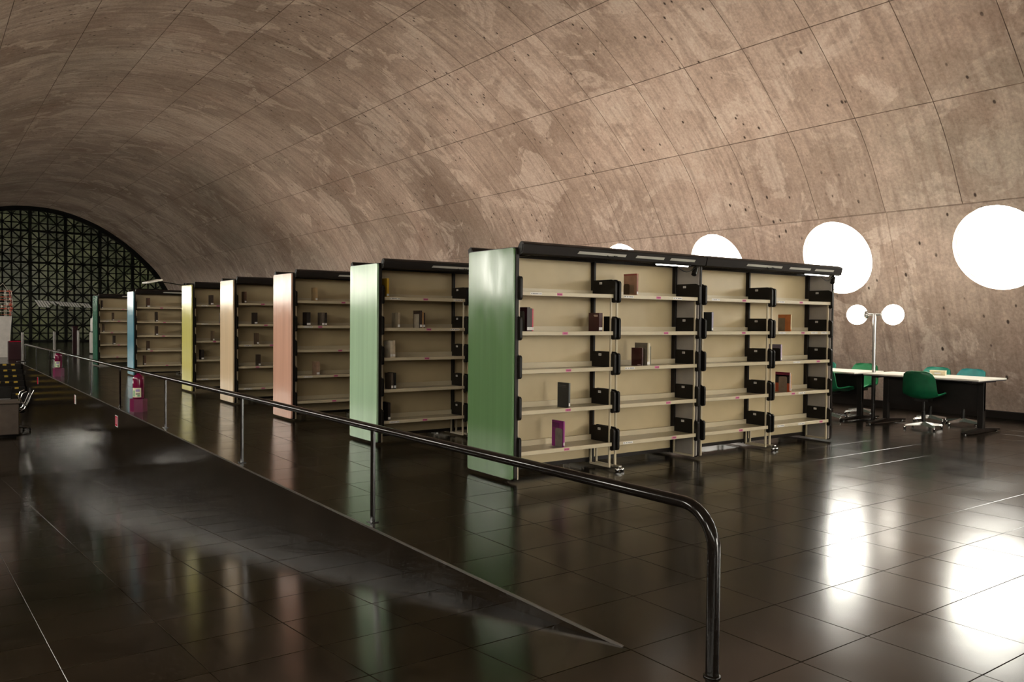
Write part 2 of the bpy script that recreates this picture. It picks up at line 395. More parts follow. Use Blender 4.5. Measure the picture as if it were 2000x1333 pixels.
# lower leaning bands of the vault with the portholes
WR = .645; WZ = 2.585; LEAN = .38; KL = math.hypot(1, LEAN)
ZT = 3.25
win_y = [5.61 + 2.615*k for k in range(-7, 20)]
win_n = [0]
def band(side, zbase, name):
    parent = empty(name); struct(parent)
    def P(y, v, d=0.0):      # v = height z, d = depth outwards
        x = 13.8 - LEAN*v
        nx, nz = 1/KL, LEAN/KL
        x += nx*d; z = v + nz*d
        return (x, y, z) if side > 0 else (2*CX-x, y, z)
    flip = side < 0
    for wy in win_y:
        far_blank = side > 0 and wy > 34
        ya, yb = wy-1.03, wy+1.585
        added_bay = side < 0 and wy > 51
        ya = max(ya, Y0); yb = min(yb, Y1+.02)
        if yb-ya < .4: continue
        if added_bay:
            # last bay of the left wall: unseen glazing added to brighten the blue panel's reflection
            mb = MB(); mb.add([P(ya, zbase), P(yb, zbase), P(yb, 1.95), P(ya, 1.95)], [(0,1,2,3)]); mb.build('concrete_panel', M['concrete'], parent)
            wo = empty('window_added_left', P((ya+yb)/2, 2.6, .05)); struct(wo); base = Vector(wo.location)
            mb = MB(); mb.add([Vector(P(u, v, .05))-base for u, v in ((ya,1.95),(yb,1.95),(yb,ZT),(ya,ZT))], [(0,1,2,3)]); mb.build('pane', M['glass'], wo)
            ld = bpy.data.lights.new('daylight_portal', 'AREA'); ld.shape = 'RECTANGLE'; ld.size = yb-ya+.1; ld.size_y = 1.5; ld.cycles.is_portal = True
            lo = bpy.data.objects.new('daylight_portal', ld); COL.objects.link(lo); lo.location = P((ya+yb)/2, 2.6, .12)
            lo.rotation_euler = Vector((1/KL,0,-LEAN/KL)).to_track_quat('-Z','X').to_euler()
            continue
        mb = MB(); hole = not far_blank and (wy-WR > ya+.1) and (wy+WR < yb-.1)
        n = 48
        if hole:
            angs = sorted(set([2*PI*k/n for k in range(n)] + [math.atan2((cv-WZ)*KL, cy-wy) % (2*PI) for cy in (ya, yb) for cv in (zbase, ZT)]))
            inner, outer = [], []
            for a in angs:
                ca, sa = math.cos(a), math.sin(a)
                inner.append((wy+WR*ca, WZ+WR*sa/KL))
                ts = []
                if ca > 1e-9: ts.append((yb-wy)/ca)
                if ca < -1e-9: ts.append((ya-wy)/ca)
                if sa > 1e-9: ts.append((ZT-WZ)*KL/sa)
                if sa < -1e-9: ts.append((zbase-WZ)*KL/sa)
                t = min(ts); outer.append((wy+t*ca, WZ+t*sa/KL))
            c = .012
            mid = [(min(max(u, ya+c), yb-c), min(max(v, zbase), ZT-c)) for u, v in outer]
            m_ = len(angs)
            vs = [P(u, v, .014) for u, v in outer] + [P(u, v) for u, v in mid] + [P(u, v) for u, v in inner] + [P(u, v, .13) for u, v in inner]
            for r in range(2):
                mb.add(vs, [((r*m_+k), (r*m_+(k+1) % m_), ((r+1)*m_+(k+1) % m_), ((r+1)*m_+k)) for k in range(m_)])
            mb.add(vs, [((2*m_+k), (2*m_+(k+1) % m_), (3*m_+(k+1) % m_), (3*m_+k)) for k in range(m_)], 1, True)
        else:
            c = .012
            vs = [P(ya, zbase, .014), P(yb, zbase, .014), P(yb, ZT, .014), P(ya, ZT, .014), P(ya+c, zbase), P(yb-c, zbase), P(yb-c, ZT-c), P(ya+c, ZT-c)]
            mb.add(vs, [(4,5,6,7),(0,1,5,4),(1,2,6,5),(2,3,7,6),(3,0,4,7)])
        # outer skin so that the wall has thickness and no light creeps through the joints
        mb.build('concrete_panel', [M['concrete'], M['reveal']], parent)
        if hole:
            # glazed porthole
            win_n[0] += 1
            wo = empty('window_%d' % win_n[0], P(wy, WZ, .11)); struct(wo)
            base = Vector(P(wy, WZ, .11))
            pane = MB(); pv = [Vector(P(wy+WR*math.cos(2*PI*k/n), WZ+WR*math.sin(2*PI*k/n)/KL, .115))-base for k in range(n)]
            pv2 = [Vector(P(wy+WR*math.cos(2*PI*k/n), WZ+WR*math.sin(2*PI*k/n)/KL, .123))-base for k in range(n)]
            pane.add(pv, [tuple(range(n))]); pane.build('pane', M['glass'], wo)
            fr = MB(); rg = []
            for rr, dd in ((WR+.004,.108),(WR-.006,.108),(WR-.006,.125),(WR+.004,.125)):
                rg.append([Vector(P(wy+rr*math.cos(2*PI*k/n), WZ+rr*math.sin(2*PI*k/n)/KL, dd))-base for k in range(n)])
            fv = [p for r_ in rg for p in r_]
            fr.add(fv, [(a*n+k, a*n+(k+1) % n, ((a+1) % 4)*n+(k+1) % n, ((a+1) % 4)*n+k) for a in range(4) for k in range(n)], 0, True)
            fr.build('frame_ring', M['reveal'], wo)
            # portal: guides the sampling of the daylight that enters here, adds no light of its own
            ld = bpy.data.lights.new('daylight_portal', 'AREA'); ld.shape = 'DISK'; ld.size = 2*WR+.1
            ld.cycles.is_portal = True
            lo = bpy.data.objects.new('daylight_portal', ld); COL.objects.link(lo)
            lo.location = P(wy, WZ, .16)
            nv = Vector((-side/KL, 0, -LEAN/KL)) if side > 0 else Vector((1/KL, 0, -LEAN/KL))
            lo.rotation_euler = nv.to_track_quat('-Z', 'Y').to_euler()
    # weather side: a second skin 16 cm out with matching holes is not needed where panels abut; close the top joint instead
    cl = MB()
    a_, b_ = P(Y0, ZT-.10, .014), P(Y1, ZT-.10, .014); c_, d_ = P(Y1, ZT+.10, .12), P(Y0, ZT+.10, .12)
    cl.add([P(Y0, ZT-.04, .02), P(Y1, ZT-.04, .02), P(Y1, ZT+.12, .10), P(Y0, ZT+.12, .10)], [(0,1,2,3)])
    cl.build('joint_filler', M['concrete'], parent)
    return parent
wall_right = band(1, -.02, 'wall_right')
wall_left = band(-1, -1.35, 'wall_left')
bb = MB(); bb.box((13.66,Y0,0),(13.79,Y1,.11)); struct(bb.build('baseboard_right', M['darkpanel']))

# end wall behind the camera: unseen, with an opening added for more daylight
def arch_z(x):
    """height of the inner vault surface at x"""
    xx = x if x >= CX else 2*CX-x
    if xx >= 12.55: return (13.8-xx)/LEAN
    for a, b_ in zip(up, up[1:]):
        if b_[0] <= xx <= a[0]:
            t = (xx-a[0])/(b_[0]-a[0]); return a[1]+(b_[1]-a[1])*t
    return 7.78
GX0, GX1, GZ0, GZ1 = 5.0, 12.0, .2, 3.5     # unseen glazed opening, added to light the bookcase fronts
bw = MB(); XS = [-3.8+.4*k for k in range(45)]
for a, b_ in zip(XS, XS[1:]):
    za, zb = max(-1.35, arch_z(a) if a > -3.4 else -1.35), max(-1.35, arch_z(b_) if b_ < 13.8 else 0)
    if a >= GX0-.01 and b_ <= GX1+.01:
        bw.add([(a,Y0,-1.4),(b_,Y0,-1.4),(b_,Y0,GZ0),(a,Y0,GZ0)], [(0,1,2,3)]); bw.add([(a,Y0,GZ1),(b_,Y0,GZ1),(b_,Y0,zb+.2),(a,Y0,za+.2)], [(0,1,2,3)])
    else: bw.add([(a,Y0,-1.4),(b_,Y0,-1.4),(b_,Y0,zb+.2),(a,Y0,za+.2)], [(0,1,2,3)])
wall_back = struct(bw.build('wall_back', M['concrete']))
gw = empty('window_added_back', ((GX0+GX1)/2,Y0,0)); struct(gw)
for k in range(7):
    x0 = GX0-.2+k*1.03-(GX0+GX1)/2
    a = MB(); a.add([(x0,0,GZ0),(x0+1.03,0,GZ0),(x0+1.03,0,GZ1),(x0,0,GZ1)], [(0,1,2,3)]); a.build('pane', M['glass'], gw)
    a = MB(); a.box((x0-.03,-.04,GZ0),(x0+.03,.04,GZ1)); a.build('mullion', M['blackmetal'], gw)
ld = bpy.data.lights.new('daylight_portal', 'AREA'); ld.shape = 'RECTANGLE'; ld.size = GX1-GX0+.3; ld.size_y = GZ1-GZ0+.2; ld.cycles.is_portal = True
lo = bpy.data.objects.new('daylight_portal', ld); COL.objects.link(lo); lo.location = ((GX0+GX1)/2, Y0-.06, (GZ0+GZ1)/2)
lo.rotation_euler = Vector((0,1,0)).to_track_quat('-Z', 'Z').to_euler()

# ------------------------------------------------------------------ floors
EX = 2.54                                  # edge of the raised floor
RY0, RY1 = 2.60, 15.3                      # ramp start and end
LZ = -1.11
TS = .51
fl = MB()
fl.box((EX+.02,Y0,-.25),(13.95,Y1,-.014)); fl.box((-4.2,Y0,-.25),(EX,RY0,-.014)); fl.box((-4.2,29.6,-.25),(EX,Y1,-.014))
floor = struct(fl.build('floor', M['joint']))
tm = MB(); g = .0009; c = .0022; h_ = TS/2
def tile_geo(mb, cx, cy, z, sx, sy, tilt=0.0):
    a, b_ = sx/2-g, sy/2-g
    def zz(dy): return z + tilt*dy
    vs = [(cx-a,cy-b_,zz(-b_)-.014),(cx+a,cy-b_,zz(-b_)-.014),(cx+a,cy+b_,zz(b_)-.014),(cx-a,cy+b_,zz(b_)-.014),
          (cx-a,cy-b_,zz(-b_)-c*.6),(cx+a,cy-b_,zz(-b_)-c*.6),(cx+a,cy+b_,zz(b_)-c*.6),(cx-a,cy+b_,zz(b_)-c*.6),
          (cx-a+c,cy-b_+c,zz(-b_)),(cx+a-c,cy-b_+c,zz(-b_)),(cx+a-c,cy+b_-c,zz(b_)),(cx-a+c,cy+b_-c,zz(b_))]
    mb.add(vs, [(8,9,10,11),(4,5,9,8),(5,6,10,9),(6,7,11,10),(7,4,8,11),(0,1,5,4),(1,2,6,5),(2,3,7,6),(3,0,4,7)])
tile_geo(tm, 0, 0, 0, TS, TS); tile_me = tm.mesh('floor_tile', M['floor']); ramp_tile_me = tm.mesh('floor_tile', M['floorplain'])
def lay(tiles, parent, slope=0.0, limit=300, me=None, mat=None):
    """tiles: (cx, cy, z); the ones that show largest become parts of their own"""
    sc = []
    for cx, cy, z in tiles:
        d = TS/2
        sc.append((area_on_screen([(cx-d,cy-d,z-slope*-d),(cx+d,cy-d,z-slope*-d),(cx+d,cy+d,z-slope*d),(cx-d,cy+d,z-slope*d)]), cx, cy, z))
    sc.sort(key=lambda t: -t[0])
    rs = MB()
    ang = -math.atan(slope)
    for k, (a, cx, cy, z) in enumerate(sc):
        if k < limit and a > 0:
            place('floor_tile', me or tile_me, parent, (cx, cy, z), (ang+random.uniform(-1,1)*.0011, random.uniform(-1,1)*.0011, 0))
        else: tile_geo(rs, cx, cy, z, TS, TS, -slope)
    stuff(rs.build('floor_tile_field', mat or M['floor'], parent))
tl = []
j0 = int((Y0-RY0)/TS)
for j in range(j0, int((Y1-RY0)/TS)):
    cy = RY0 + TS*(j+.5)
    for i in range(int((13.78-EX)/TS)+1):
        tl.append((EX+TS*(i+.5), cy, 0))
    if cy < RY0 or cy > 29.7:
        for i in range(1, 13): tl.append((EX-TS*(i-.5), cy, 0))
lay(tl, floor)
# ramp
SL = -LZ/(RY1-RY0)
rm = MB()
rm.add([(-4.2,RY0,-.014),(EX+.02,RY0,-.014),(EX+.02,RY1,LZ-.014),(-4.2,RY1,LZ-.014)], [(0,1,2,3)])
ramp_o = struct(rm.build('floor_ramp', M['joint']))
tl = []; n = int((RY1-RY0)/TS)
for j in range(n+1):
    cy = RY0+TS*(j+.5)
    if cy+TS/2 > RY1+.1: break
    for i in range(1, 13): tl.append((EX-TS*(i-.5), cy, -SL*(cy-RY0)))
lay(tl, ramp_o, SL, 300, ramp_tile_me, M['floorplain'])
lf = MB(); lf.box((-4.4,RY1-.02,LZ-.25),(EX,29.7,LZ-.014)); floor_low = struct(lf.build('floor_lower', M['joint']))
tl = [(EX-TS*(i-.5), RY1+TS*(j+.5), LZ) for i in range(1, 13) for j in range(int((29.6-RY1)/TS))]
lay(tl, floor_low, 0.0, 300, ramp_tile_me, M['floorplain'])
# retaining wall of the ramp with its metal nosing
wl = MB()
wl.box((EX-.001,RY0-.05,-1.5),(EX+.03,29.7,-.010))
wall_ramp = struct(wl.build('wall_ramp', M['floorplain']))
ns = MB(); ns.cbox((EX-.003,RY0+.05,-.012),(EX+.007,29.7,.0015), .001); struct(ns.build('trim_1', M['nosing']))
# stair at the far end of the lower floor
stair = empty('staircase', (0,29.7,LZ), 0, 'dark stair with yellow hazard strips at the far end of the sunken floor', 'staircase')
NS = 7; RH = -LZ/NS; TR = .30
for k in range(NS):
    mb = MB(); y_ = -TR*(NS-k)
    mb.cbox((-3.35,y_,0),(EX-.02,y_+TR+.02,RH*(k+1)-.001), .006)
    st_ = mb.build('step', M['darkpanel'], stair)
    zt = RH*(k+1); xx = -3.3; rsm = MB()
    while xx < EX-.2:
        sp = MB() if xx > .6 else rsm
        sp.box((xx+.04,y_-.003,zt-.05),(xx+.14,y_,zt+.0015)); sp.box((xx+.04,y_,zt),(xx+.14,y_+.05,zt+.0015))
        if xx > .6: sp.build('hazard_strip', M['yellow'], st_)
        xx += .22
    stuff(rsm.build('hazard_strip_field', M['yellow'], st_))

# ------------------------------------------------------------------ far lattice window
lat = empty('window_lattice', (0,Y1,0)); struct(lat)
U = .4525; LX0 = 5.12
def inside(x, z): return z >= 0 and z <= arch_z(x)-.05 and -3.3 < x < 13.7
def clip_line(p, d, smax=22.0, step=.02):
    """longest stretch of the line inside the arch"""
    s = -smax; run = None; best = None
    while s <= smax:
        x, z = p[0]+d[0]*s, p[1]+d[1]*s
        if inside(x, z):
            if run is None: run = s
            last = s
        elif run is not None:
            if best is None or last-run > best[1]-best[0]: best = (run, last)
            run = None
        s += step
    return best
def bar(name, p, d, wd, y0, y1):
    r = clip_line(p, d)
    if not r or r[1]-r[0] < .15: return
    a = (p[0]+d[0]*r[0], p[1]+d[1]*r[0]); b_ = (p[0]+d[0]*r[1], p[1]+d[1]*r[1])
    nx, nz = -d[1]*wd/2, d[0]*wd/2
    mb = MB(); q = [(a[0]-nx,a[1]-nz),(b_[0]-nx,b_[1]-nz),(b_[0]+nx,b_[1]+nz),(a[0]+nx,a[1]+nz)]
    mb.prism(q, lambda u, v, t: (u, t, v), y0, y1); mb.build(name, M['lattice'], lat)
for i in range(-19, 20):
    bar('mullion', (LX0+U*i, 3.0), (0,1), .15 if i % 4 == 0 else .075, -.30 if i % 4 == 0 else -.14, -.02)
for j in range(0, 18):
    bar('transom', (CX, U*j+.06), (1,0), .11 if j % 4 == 2 else .06, -.22 if j % 4 == 2 else -.12, -.02)
q2 = math.sqrt(.5)
for k in range(-20, 30, 1):
    bar('diagonal_bar', (LX0+2*U*k, .06), (q2,q2), .062, -.10, -.03)
    bar('diagonal_bar', (LX0+2*U*k, .06), (-q2,q2), .062, -.10, -.03)
pc = []
for i in range(-19, 19):
    for j in range(0, 18):
        x0, z0 = LX0+U*i, U*j+.06; x1, z1 = x0+U, z0+U
        zz0, zz1 = min(z1, arch_z(x0)+.02), min(z1, arch_z(x1)+.02)
        if zz0 <= z0 and zz1 <= z0: continue
        zz0, zz1 = max(zz0, z0), max(zz1, z0)
        pc.append((area_on_screen([(x0,Y1,z0),(x1,Y1,z0),(x1,Y1,z1),(x0,Y1,z1)]) if x0 > 3.2 else 0, x0, x1, z0, zz0, zz1))
pc.sort(key=lambda t: -t[0]); rs = MB()
for k, (a, x0, x1, z0, zz0, zz1) in enumerate(pc):
    vs = [(x0,0,z0),(x1,0,z0),(x1,0,zz1),(x0,0,zz0)]
    if k < 300 and a > 0:
        mb = MB(); mb.add(vs, [(0,1,2,3)]); mb.build('pane', M['smoked'], lat)
    else: rs.add(vs, [(0,1,2,3)])
stuff(rs.build('pane_field', M['smoked'], lat))
af = MB(); fr0, fr1 = [], []
for i in range(N*2+1):
    (x, z), n_ = arc(LEN*i/(N*2)); n_ = outn(x, z, *n_); fr0.append((x, z)); fr1.append((x-n_[0]*.24, z-n_[1]*.24))
fr0 = [(13.8,0)] + fr0 + [(-3.4,0)]; fr1 = [(13.55,0)] + fr1 + [(-3.15,0)]
n_ = len(fr0)
for yy in (-.32, -.06): af.add([(x,yy,z) for x,z in fr0+fr1], [(i,i+1,n_+i+1,n_+i) for i in range(n_-1)])
af.add([(x,-.32,z) for x,z in fr1]+[(x,-.06,z) for x,z in fr1], [(i,i+1,n_+i+1,n_+i) for i in range(n_-1)])
af.build('arch_frame', M['lattice'], lat)
sill = MB(); sill.box((-3.4,-.3,-.02),(13.8,.05,.12)); sill.build('sill', M['lattice'], lat)

# outside: paving on both sides, a planted bank beyond the far window
gp = MB()
gp.add([(-60,-60,-1.45),(75,-60,-1.45),(75,120,-1.45),(-60,120,-1.45)], [(0,1,2,3)])
struct(gp.build('ground_outside', M['pave']))
# ------------------------------------------------------------------ handrail
RX = 2.62
def rail_z(y): return .715 - .0034*(y-2.3)
hr = empty('handrail', (RX,2.21,0), 0, 'long black gloss tube handrail along the edge of the raised floor', 'handrail')
pts = [(0,0,0)]
r_ = .17; zr = rail_z(2.3)-.025
pts += [(0,0,zr-r_-.2),(0,0,zr-r_)]
for k in range(1, 11):
    a = .5*PI*k/10; pts.append((0, r_-r_*math.cos(a), zr-r_+r_*math.sin(a)))
for yy in (3, 6, 10, 16, 22, 29.2): pts.append((0, yy-2.21, rail_z(yy)-.025))
pts.append((0,29.4-2.21,rail_z(29.4)-.04)); 
rb = MB(); rb.tube(pts, .027, 20); rb.build('top_rail', M['rail'], hr)
fp = MB(); fp.lathe([(0,0),(.036,0),(.036,.006),(.029,.010)], (0,0,0), 20); fp.build('floor_flange', M['rail'], hr)
for yy in (5.32, 8.27, 11.45, 14.5, 17.3, 20.3, 23.4, 26.4, 29.3):
    pb = MB(); pb.cbox((-.011,-.021,0),(.011,.021,rail_z(yy)-.045), .003); pb.cbox((-.03,-.04,0),(.03,.04,.008), .002)
    pb.build('post', M['rail'], hr, (0, yy-2.21, 0))

# ------------------------------------------------------------------ bookcases
LB = 4.86                                   # length of a row
SHZ = [1.70, 1.342, .997, .628, .262]       # height of the shelf lips
FD = -.372                                  # front of the shelves (row axis is y = 0)
BAY = [(.045,1.195),(1.235,2.395),(2.475,3.61),(3.65,4.79)]
def shelf_mesh(L, s):
    f = lambda y: y*s
    mb = MB()
    mb.box((0,f(-.055),-.004),(L,f(FD+.002),.010)); mb.cbox((0,f(FD-.006),-.019),(L,f(FD+.012),.019), .003); mb.box((0,f(-.065),.0),(L,f(-.055),.062))
    mb.box((0,f(FD+.012),-.019),(L,f(FD+.03),-.014))
    return mb.mesh('shelf', M['beige'])
def side_plate_mesh(s):
    poly = rrect(-.372, -.055, -.006, .163, .035, 4, (0,0,1,1))
    poly = [(u*s, v) for u, v in poly]
    if s < 0: poly = poly[::-1]
    mb = MB(); mb.prism(poly, lambda u, v, t: (t, u, v), -.005, .005)
    po = rrect(-.402, -.345, -.062, .150, .026, 4)
    po = [(u*s, v) for u, v in po]
    mb.prism(po, lambda u, v, t: (t, u, v), -.012, .012)
    return mb.mesh('side_plate', M['black'])
def label_mesh(wd, ht, mat, marks, seed):
    rr = random.Random(seed); mb = MB()
    mb.box((-wd/2,-.0012,-ht/2),(wd/2,0,ht/2), 0)
    x = -wd/2+.006
    while x < wd/2-.008:
        l = rr.uniform(.004,.010); 
        if rr.random() < .8: mb.box((x,-.0016,-ht*.18),(min(x+l,wd/2-.004),-.0012,ht*.2), 1)
        x += l+.003
    return mb.mesh('shelf_label', [mat, marks])
PINK_ME = [label_mesh(.062,.022,M['pink'],M['pinkdark'],i) for i in range(2)]
WHITE_ME = [label_mesh(.13,.02,M['white'],M['ink'],i+9) for i in range(2)]
shelf_me = {}; plate_me = {s: side_plate_mesh(s) for s in (1,-1)}
hold = MB(); hold.box((-.0015,-.020,-.011),(0,.020,.011), 0); hold.box((-.002,-.015,-.004),(-.0015,.015,.004), 1); hold_me = hold.mesh('label_holder', [M['white'], M['diff']])

def slab(mb, x0, x1, y0, y1, z0, z1, r, mi=0):
    mb.prism(rrect(y0,y1,z0,z1,r,5), lambda u, v, t: (t, u, v), x0, x1, mi)
def make_bookcase(face_mat, labels, detail, lit):
    """a double-sided row of two units, each of two bays"""
    root = empty('bookcase')
    a = MB(); slab(a, -.012, .012, -.362, .362, .035, 2.10, .022); e = a.build('end_panel', face_mat, root)
    a = MB(); slab(a, .010, .045, -.372, .372, .025, 2.108, .028); a.build('panel_edging', M['blackmetal'], root)
    for x in (2.40, 4.80):
        a = MB(); slab(a, x, x+.05, -.365, .365, .035, 2.06, .02); p = a.build('partition_panel', M['grey'], root)
        a = MB(); slab(a, x+.013, x+.037, -.378, .378, .025, 2.07, .026); a.build('panel_edging', M['blackmetal'], p)
    for x0, x1 in BAY:
        a = MB(); a.box((x0-.02,-.012,.085),(x1+.02,.012,2.05)); a.build('back_panel', M['board'], root)
    a = MB(); a.box((.04,-.03,.05),(4.80,.03,.085)); a.build('bottom_rail', M['blackmetal'], root)
    a = MB(); a.box((.04,-.05,2.045),(4.82,.05,2.075)); a.build('top_rail', M['blackmetal'], root)
    for x in (.052, 1.215, 2.388, 2.462, 3.63, 4.788):
        for s in (1, -1):
            a = MB(); a.cbox((x-.013,-.064*s,.03),(x+.013,-.012*s,2.05), .003); a.build('back_post', M['blackmetal'], root)
    for s in (1, -1):
        if s == -1 and not detail: sides = False
        for bi, (x0, x1) in enumerate(BAY):
            L = round(x1-x0-.012, 3)
            if (L, s) not in shelf_me: shelf_me[(L, s)] = shelf_mesh(L, s)
            for k, z in enumerate(SHZ):
                sh = place('shelf', shelf_me[(L, s)], root, (x0+.006, 0, z))
                if s == 1:
                    for kind, fx in labels.get((bi, k), []):
                        me = PINK_ME[(bi+k) % 2] if kind == 'p' else WHITE_ME[(bi+k) % 2]
                        place('shelf_label', me, sh, (fx*L, FD-.0062, 0))
                for xx in (x0+.008, x1-.008):
                    sp = place('side_plate', plate_me[s], root, (xx, 0, z))
                    if s == 1 and xx > x0+.5 and detail: place('label_holder', hold_me, sp, (-.005, -.185, .132))
            for xx in (x0+.018, x1-.018):
                a = MB(); a.cbox((xx-.0095,-.352*s,.03),(xx+.0095,-.333*s,SHZ[0]-.02), .002)
                u_ = a.build('upright', M['beige'], root)
                a = MB(); a.cbox((xx-.0095,-.06*s,.03),(xx+.0095,-.078*s,SHZ[4]), .002); a.cbox((xx-.009,-.34*s,.03),(xx+.009,-.07*s,.05), .002)
                a.build('base_frame', M['beige'], root)
        for x in (1.215, 3.63):
            a = MB(); a.cbox((x+.012,-.345*s,.035),(x+.05,-.43*s,.055), .004); a.lathe([(0,0),(.017,.0),(.017,.03),(0,.03)], (x+.035,-.43*s,.018), 14, 0, 'x'); a.lathe([(0,0),(.017,0),(.017,.03),(0,.03)], (x-.03,-.43*s,.018), 14, 0, 'x')
            a.tube([(x-.03,-.43*s,.02),(x+.06,-.43*s,.02)], .006, 8); a.build('caster_foot', M['chrome'], root)
        # cantilevered light canopies, one for each unit
        sec = [(-.318,2.052),(-.395,2.150),(-.412,2.158),(-.448,2.138),(-.452,2.128),(-.433,2.052),(-.40,2.040)]
        for ui, (xa, xb) in enumerate(((.035,2.425),(2.437,4.90))):
            a = MB(); a.prism([(u*s, v) for u, v in (sec if s == 1 else sec[::-1])], lambda u, v, t: (t, u, v), xa, xb)
            cn = a.build('light_canopy', M['blackmetal'], root)
            for xe in (xa, xb):
                a = MB(); a.prism([(u*s*1.0, v) for u, v in ((-.33,2.058),(-.40,2.142),(-.44,2.128),(-.424,2.058))], lambda u, v, t: (t, u, v), xe-.004, xe+.004); a.build('end_cap', M['black'], cn)
            # diffusers let into the sloping front
            p0 = Vector((-.452,2.128)); p1 = Vector((-.433,2.052)); nrm = Vector((-(p1-p0).y, (p1-p0).x)).normalized()
            if nrm.x > 0: nrm = -nrm
            for f0, f1 in ((.27,.52),(.58,.74),(.78,.93)):
                A = p0.lerp(p1, .34)+nrm*.0015; B = p0.lerp(p1, .66)+nrm*.0015
                x_0, x_1 = xa+(xb-xa)*f0, xa+(xb-xa)*f1
                a = MB(); a.add([(x_0,A.x*s,A.y),(x_1,A.x*s,A.y),(x_1-.01,B.x*s,B.y),(x_0-.02,B.x*s,B.y)], [(0,1,2,3)]); a.build('diffuser', M['diff'], cn)
            if detail and s == 1:
                a = MB(); a.tube([(xb-.72,-.425,2.034),(xb-.26,-.425,2.034)], .009, 10); a.build('fluorescent_tube', M['tube'], cn)
                a = MB(); a.cbox((xb-.76,-.44,2.036),(xb-.22,-.41,2.046), .003); a.build('tube_batten', M['black'], cn)
                a = MB(); d = Vector((-.55,-.25,-.8)).normalized(); q = Vector((xb-.10,-.39,2.035))
                a.tube([q, q+d*.025], .012, 10); a.tube([q+d*.02, q+d*.105], .027, 14); a.build('spotlight', M['black'], cn)
                a = MB(); cp = []
                for t in range(13): cp.append((xb-.40+.27*t/12, -.41, 2.03-.055*math.sin(PI*t/12)))
                a.tube(cp, .0045, 6); a.build('cable', M['black'], cn)
                a = MB(); cp = []
                for t in range(9): cp.append((xa+1.05+.1*math.cos(t*.7)*(.4+.05*t), -.452, 2.07+.012*math.sin(t*1.7)))
                a.tube(cp, .004, 6); a.build('cable', M['black'], cn)
        if s == 1:
            # fluorescent uplights lying in a tray on top of each unit, shining on to the vault
            for xa, xb in ((.06,2.40),(2.46,4.80)):
                a = MB(); a.box((xa,-.30,2.076),(xb,.30,2.084)); a.box((xa,-.305,2.076),(xb,-.30,2.11)); a.box((xa,.30,2.076),(xb,.305,2.11)); tr = a.build('uplight_tray', M['lampwhite'], root)
                for yy in (-.12,.12):
                    for ta, tb in ((xa+.06,(xa+xb)/2-.03),((xa+xb)/2+.03,xb-.06)):
                        a = MB(); a.tube([(ta,yy,2.105),(tb,yy,2.105)], .016, 5); a.build('fluorescent_tube', M['uptube'] if ta > 3 else M['offtube'], tr)
            # unseen fill light added to brighten the vault, turned to the porthole wall
            a = MB(); a.prism([(4.66,2.084),(4.742,2.084),(4.742,2.088),(4.677,2.1525),(4.66,2.1525)], lambda u, v, t: (u, t, v), -.27, .27); ww = a.build('vault_fill_box', M['black'], root)
            a = MB(); a.add([(4.744,-.26,2.092),(4.744,.26,2.092),(4.682,.26,2.1535),(4.682,-.26,2.1535)], [(0,1,2,3)]); a.build('lens', M['vault_fill'], ww)
            for x in (.2, 2.35, 2.55, 4.75):
                a = MB(); a.box((x-.01,-.33,2.045),(x+.01,.33,2.06)); a.build('canopy_arm', M['blackmetal'], root)
    return root
rowY = [6.24, 8.905, 11.59, 14.25, 16.85, 22.2, 27.35]
rowC = [('deep_green_laminate',(.100,.190,.078)),('pale_green_laminate',(.42,.61,.40)),('salmon_laminate',(.72,.41,.30)),('cream_laminate',(.82,.62,.40)),
        ('yellow_laminate',(.74,.68,.20)),('blue_laminate',(.10,.34,.46)),('teal_green_laminate',(.035,.16,.10))]
rowN = ['deep green','pale green','salmon pink','cream','yellow','blue','dark teal green']
rowL = ['nearest bookcase, its near half lined with sparse books, with deep green end panel','pale green ended library bookcase, second from the camera','salmon pink ended library bookcase with light canopies',
        'cream ended library bookcase between the pink and the yellow one','yellow ended library bookcase behind the cream one','blue ended library bookcase with bright end panel','farthest library bookcase with narrow dark teal green end']
rowL[0] = 'large library bookcase nearest the camera, with deep green end panel'
lab0 = {(0,0):[('w',.16),('p',.40)],(0,1):[('p',.46)],(0,2):[('p',.50)],(0,3):[('p',.50)],(0,4):[('p',.49)],
        (1,0):[('w',.12),('p',.48),('w',.72)],(1,1):[('p',.58)],(1,2):[('w',.14),('p',.47)],(1,3):[('p',.62)],(1,4):[('w',.13),('p',.70)],
        (2,0):[('w',.16),('p',.58)],(2,1):[('p',.58)],(2,3):[('p',.50)],(2,4):[('p',.56)],
        (3,0):[('w',.12),('p',.46)],(3,1):[('w',.15),('p',.50),('w',.70),('w',.88)],(3,2):[('w',.40),('p',.78)],(3,3):[('p',.35),('w',.50)],(3,4):[('w',.15),('w',.5),('p',.85)]}
bookcases = []
for i, yc in enumerate(rowY):
    rr = random.Random(i)
    if i == 0: lb = lab0
    elif i == 1: lb = {(0,0):[('w',.14),('p',.50),('w',.9)],(0,1):[('p',.54),('w',.86)],(0,2):[('p',.52)],(0,4):[('w',.14),('p',.50)]}
    else: lb = {(0,k):[('p',rr.uniform(.3,.65))] + ([('w',.16)] if rr.random() < .4 else []) for k in range(5)}
    bc = make_bookcase(panel_mat(*[rowC[i][0], rowC[i][1]+(1,)]), lb, i < 2, i < 4)
    bc.location = (4.26, yc, 0)
    tag(bc, rowL[i], 'bookcase', 'bookcases in parallel rows')
    bookcases.append(bc)

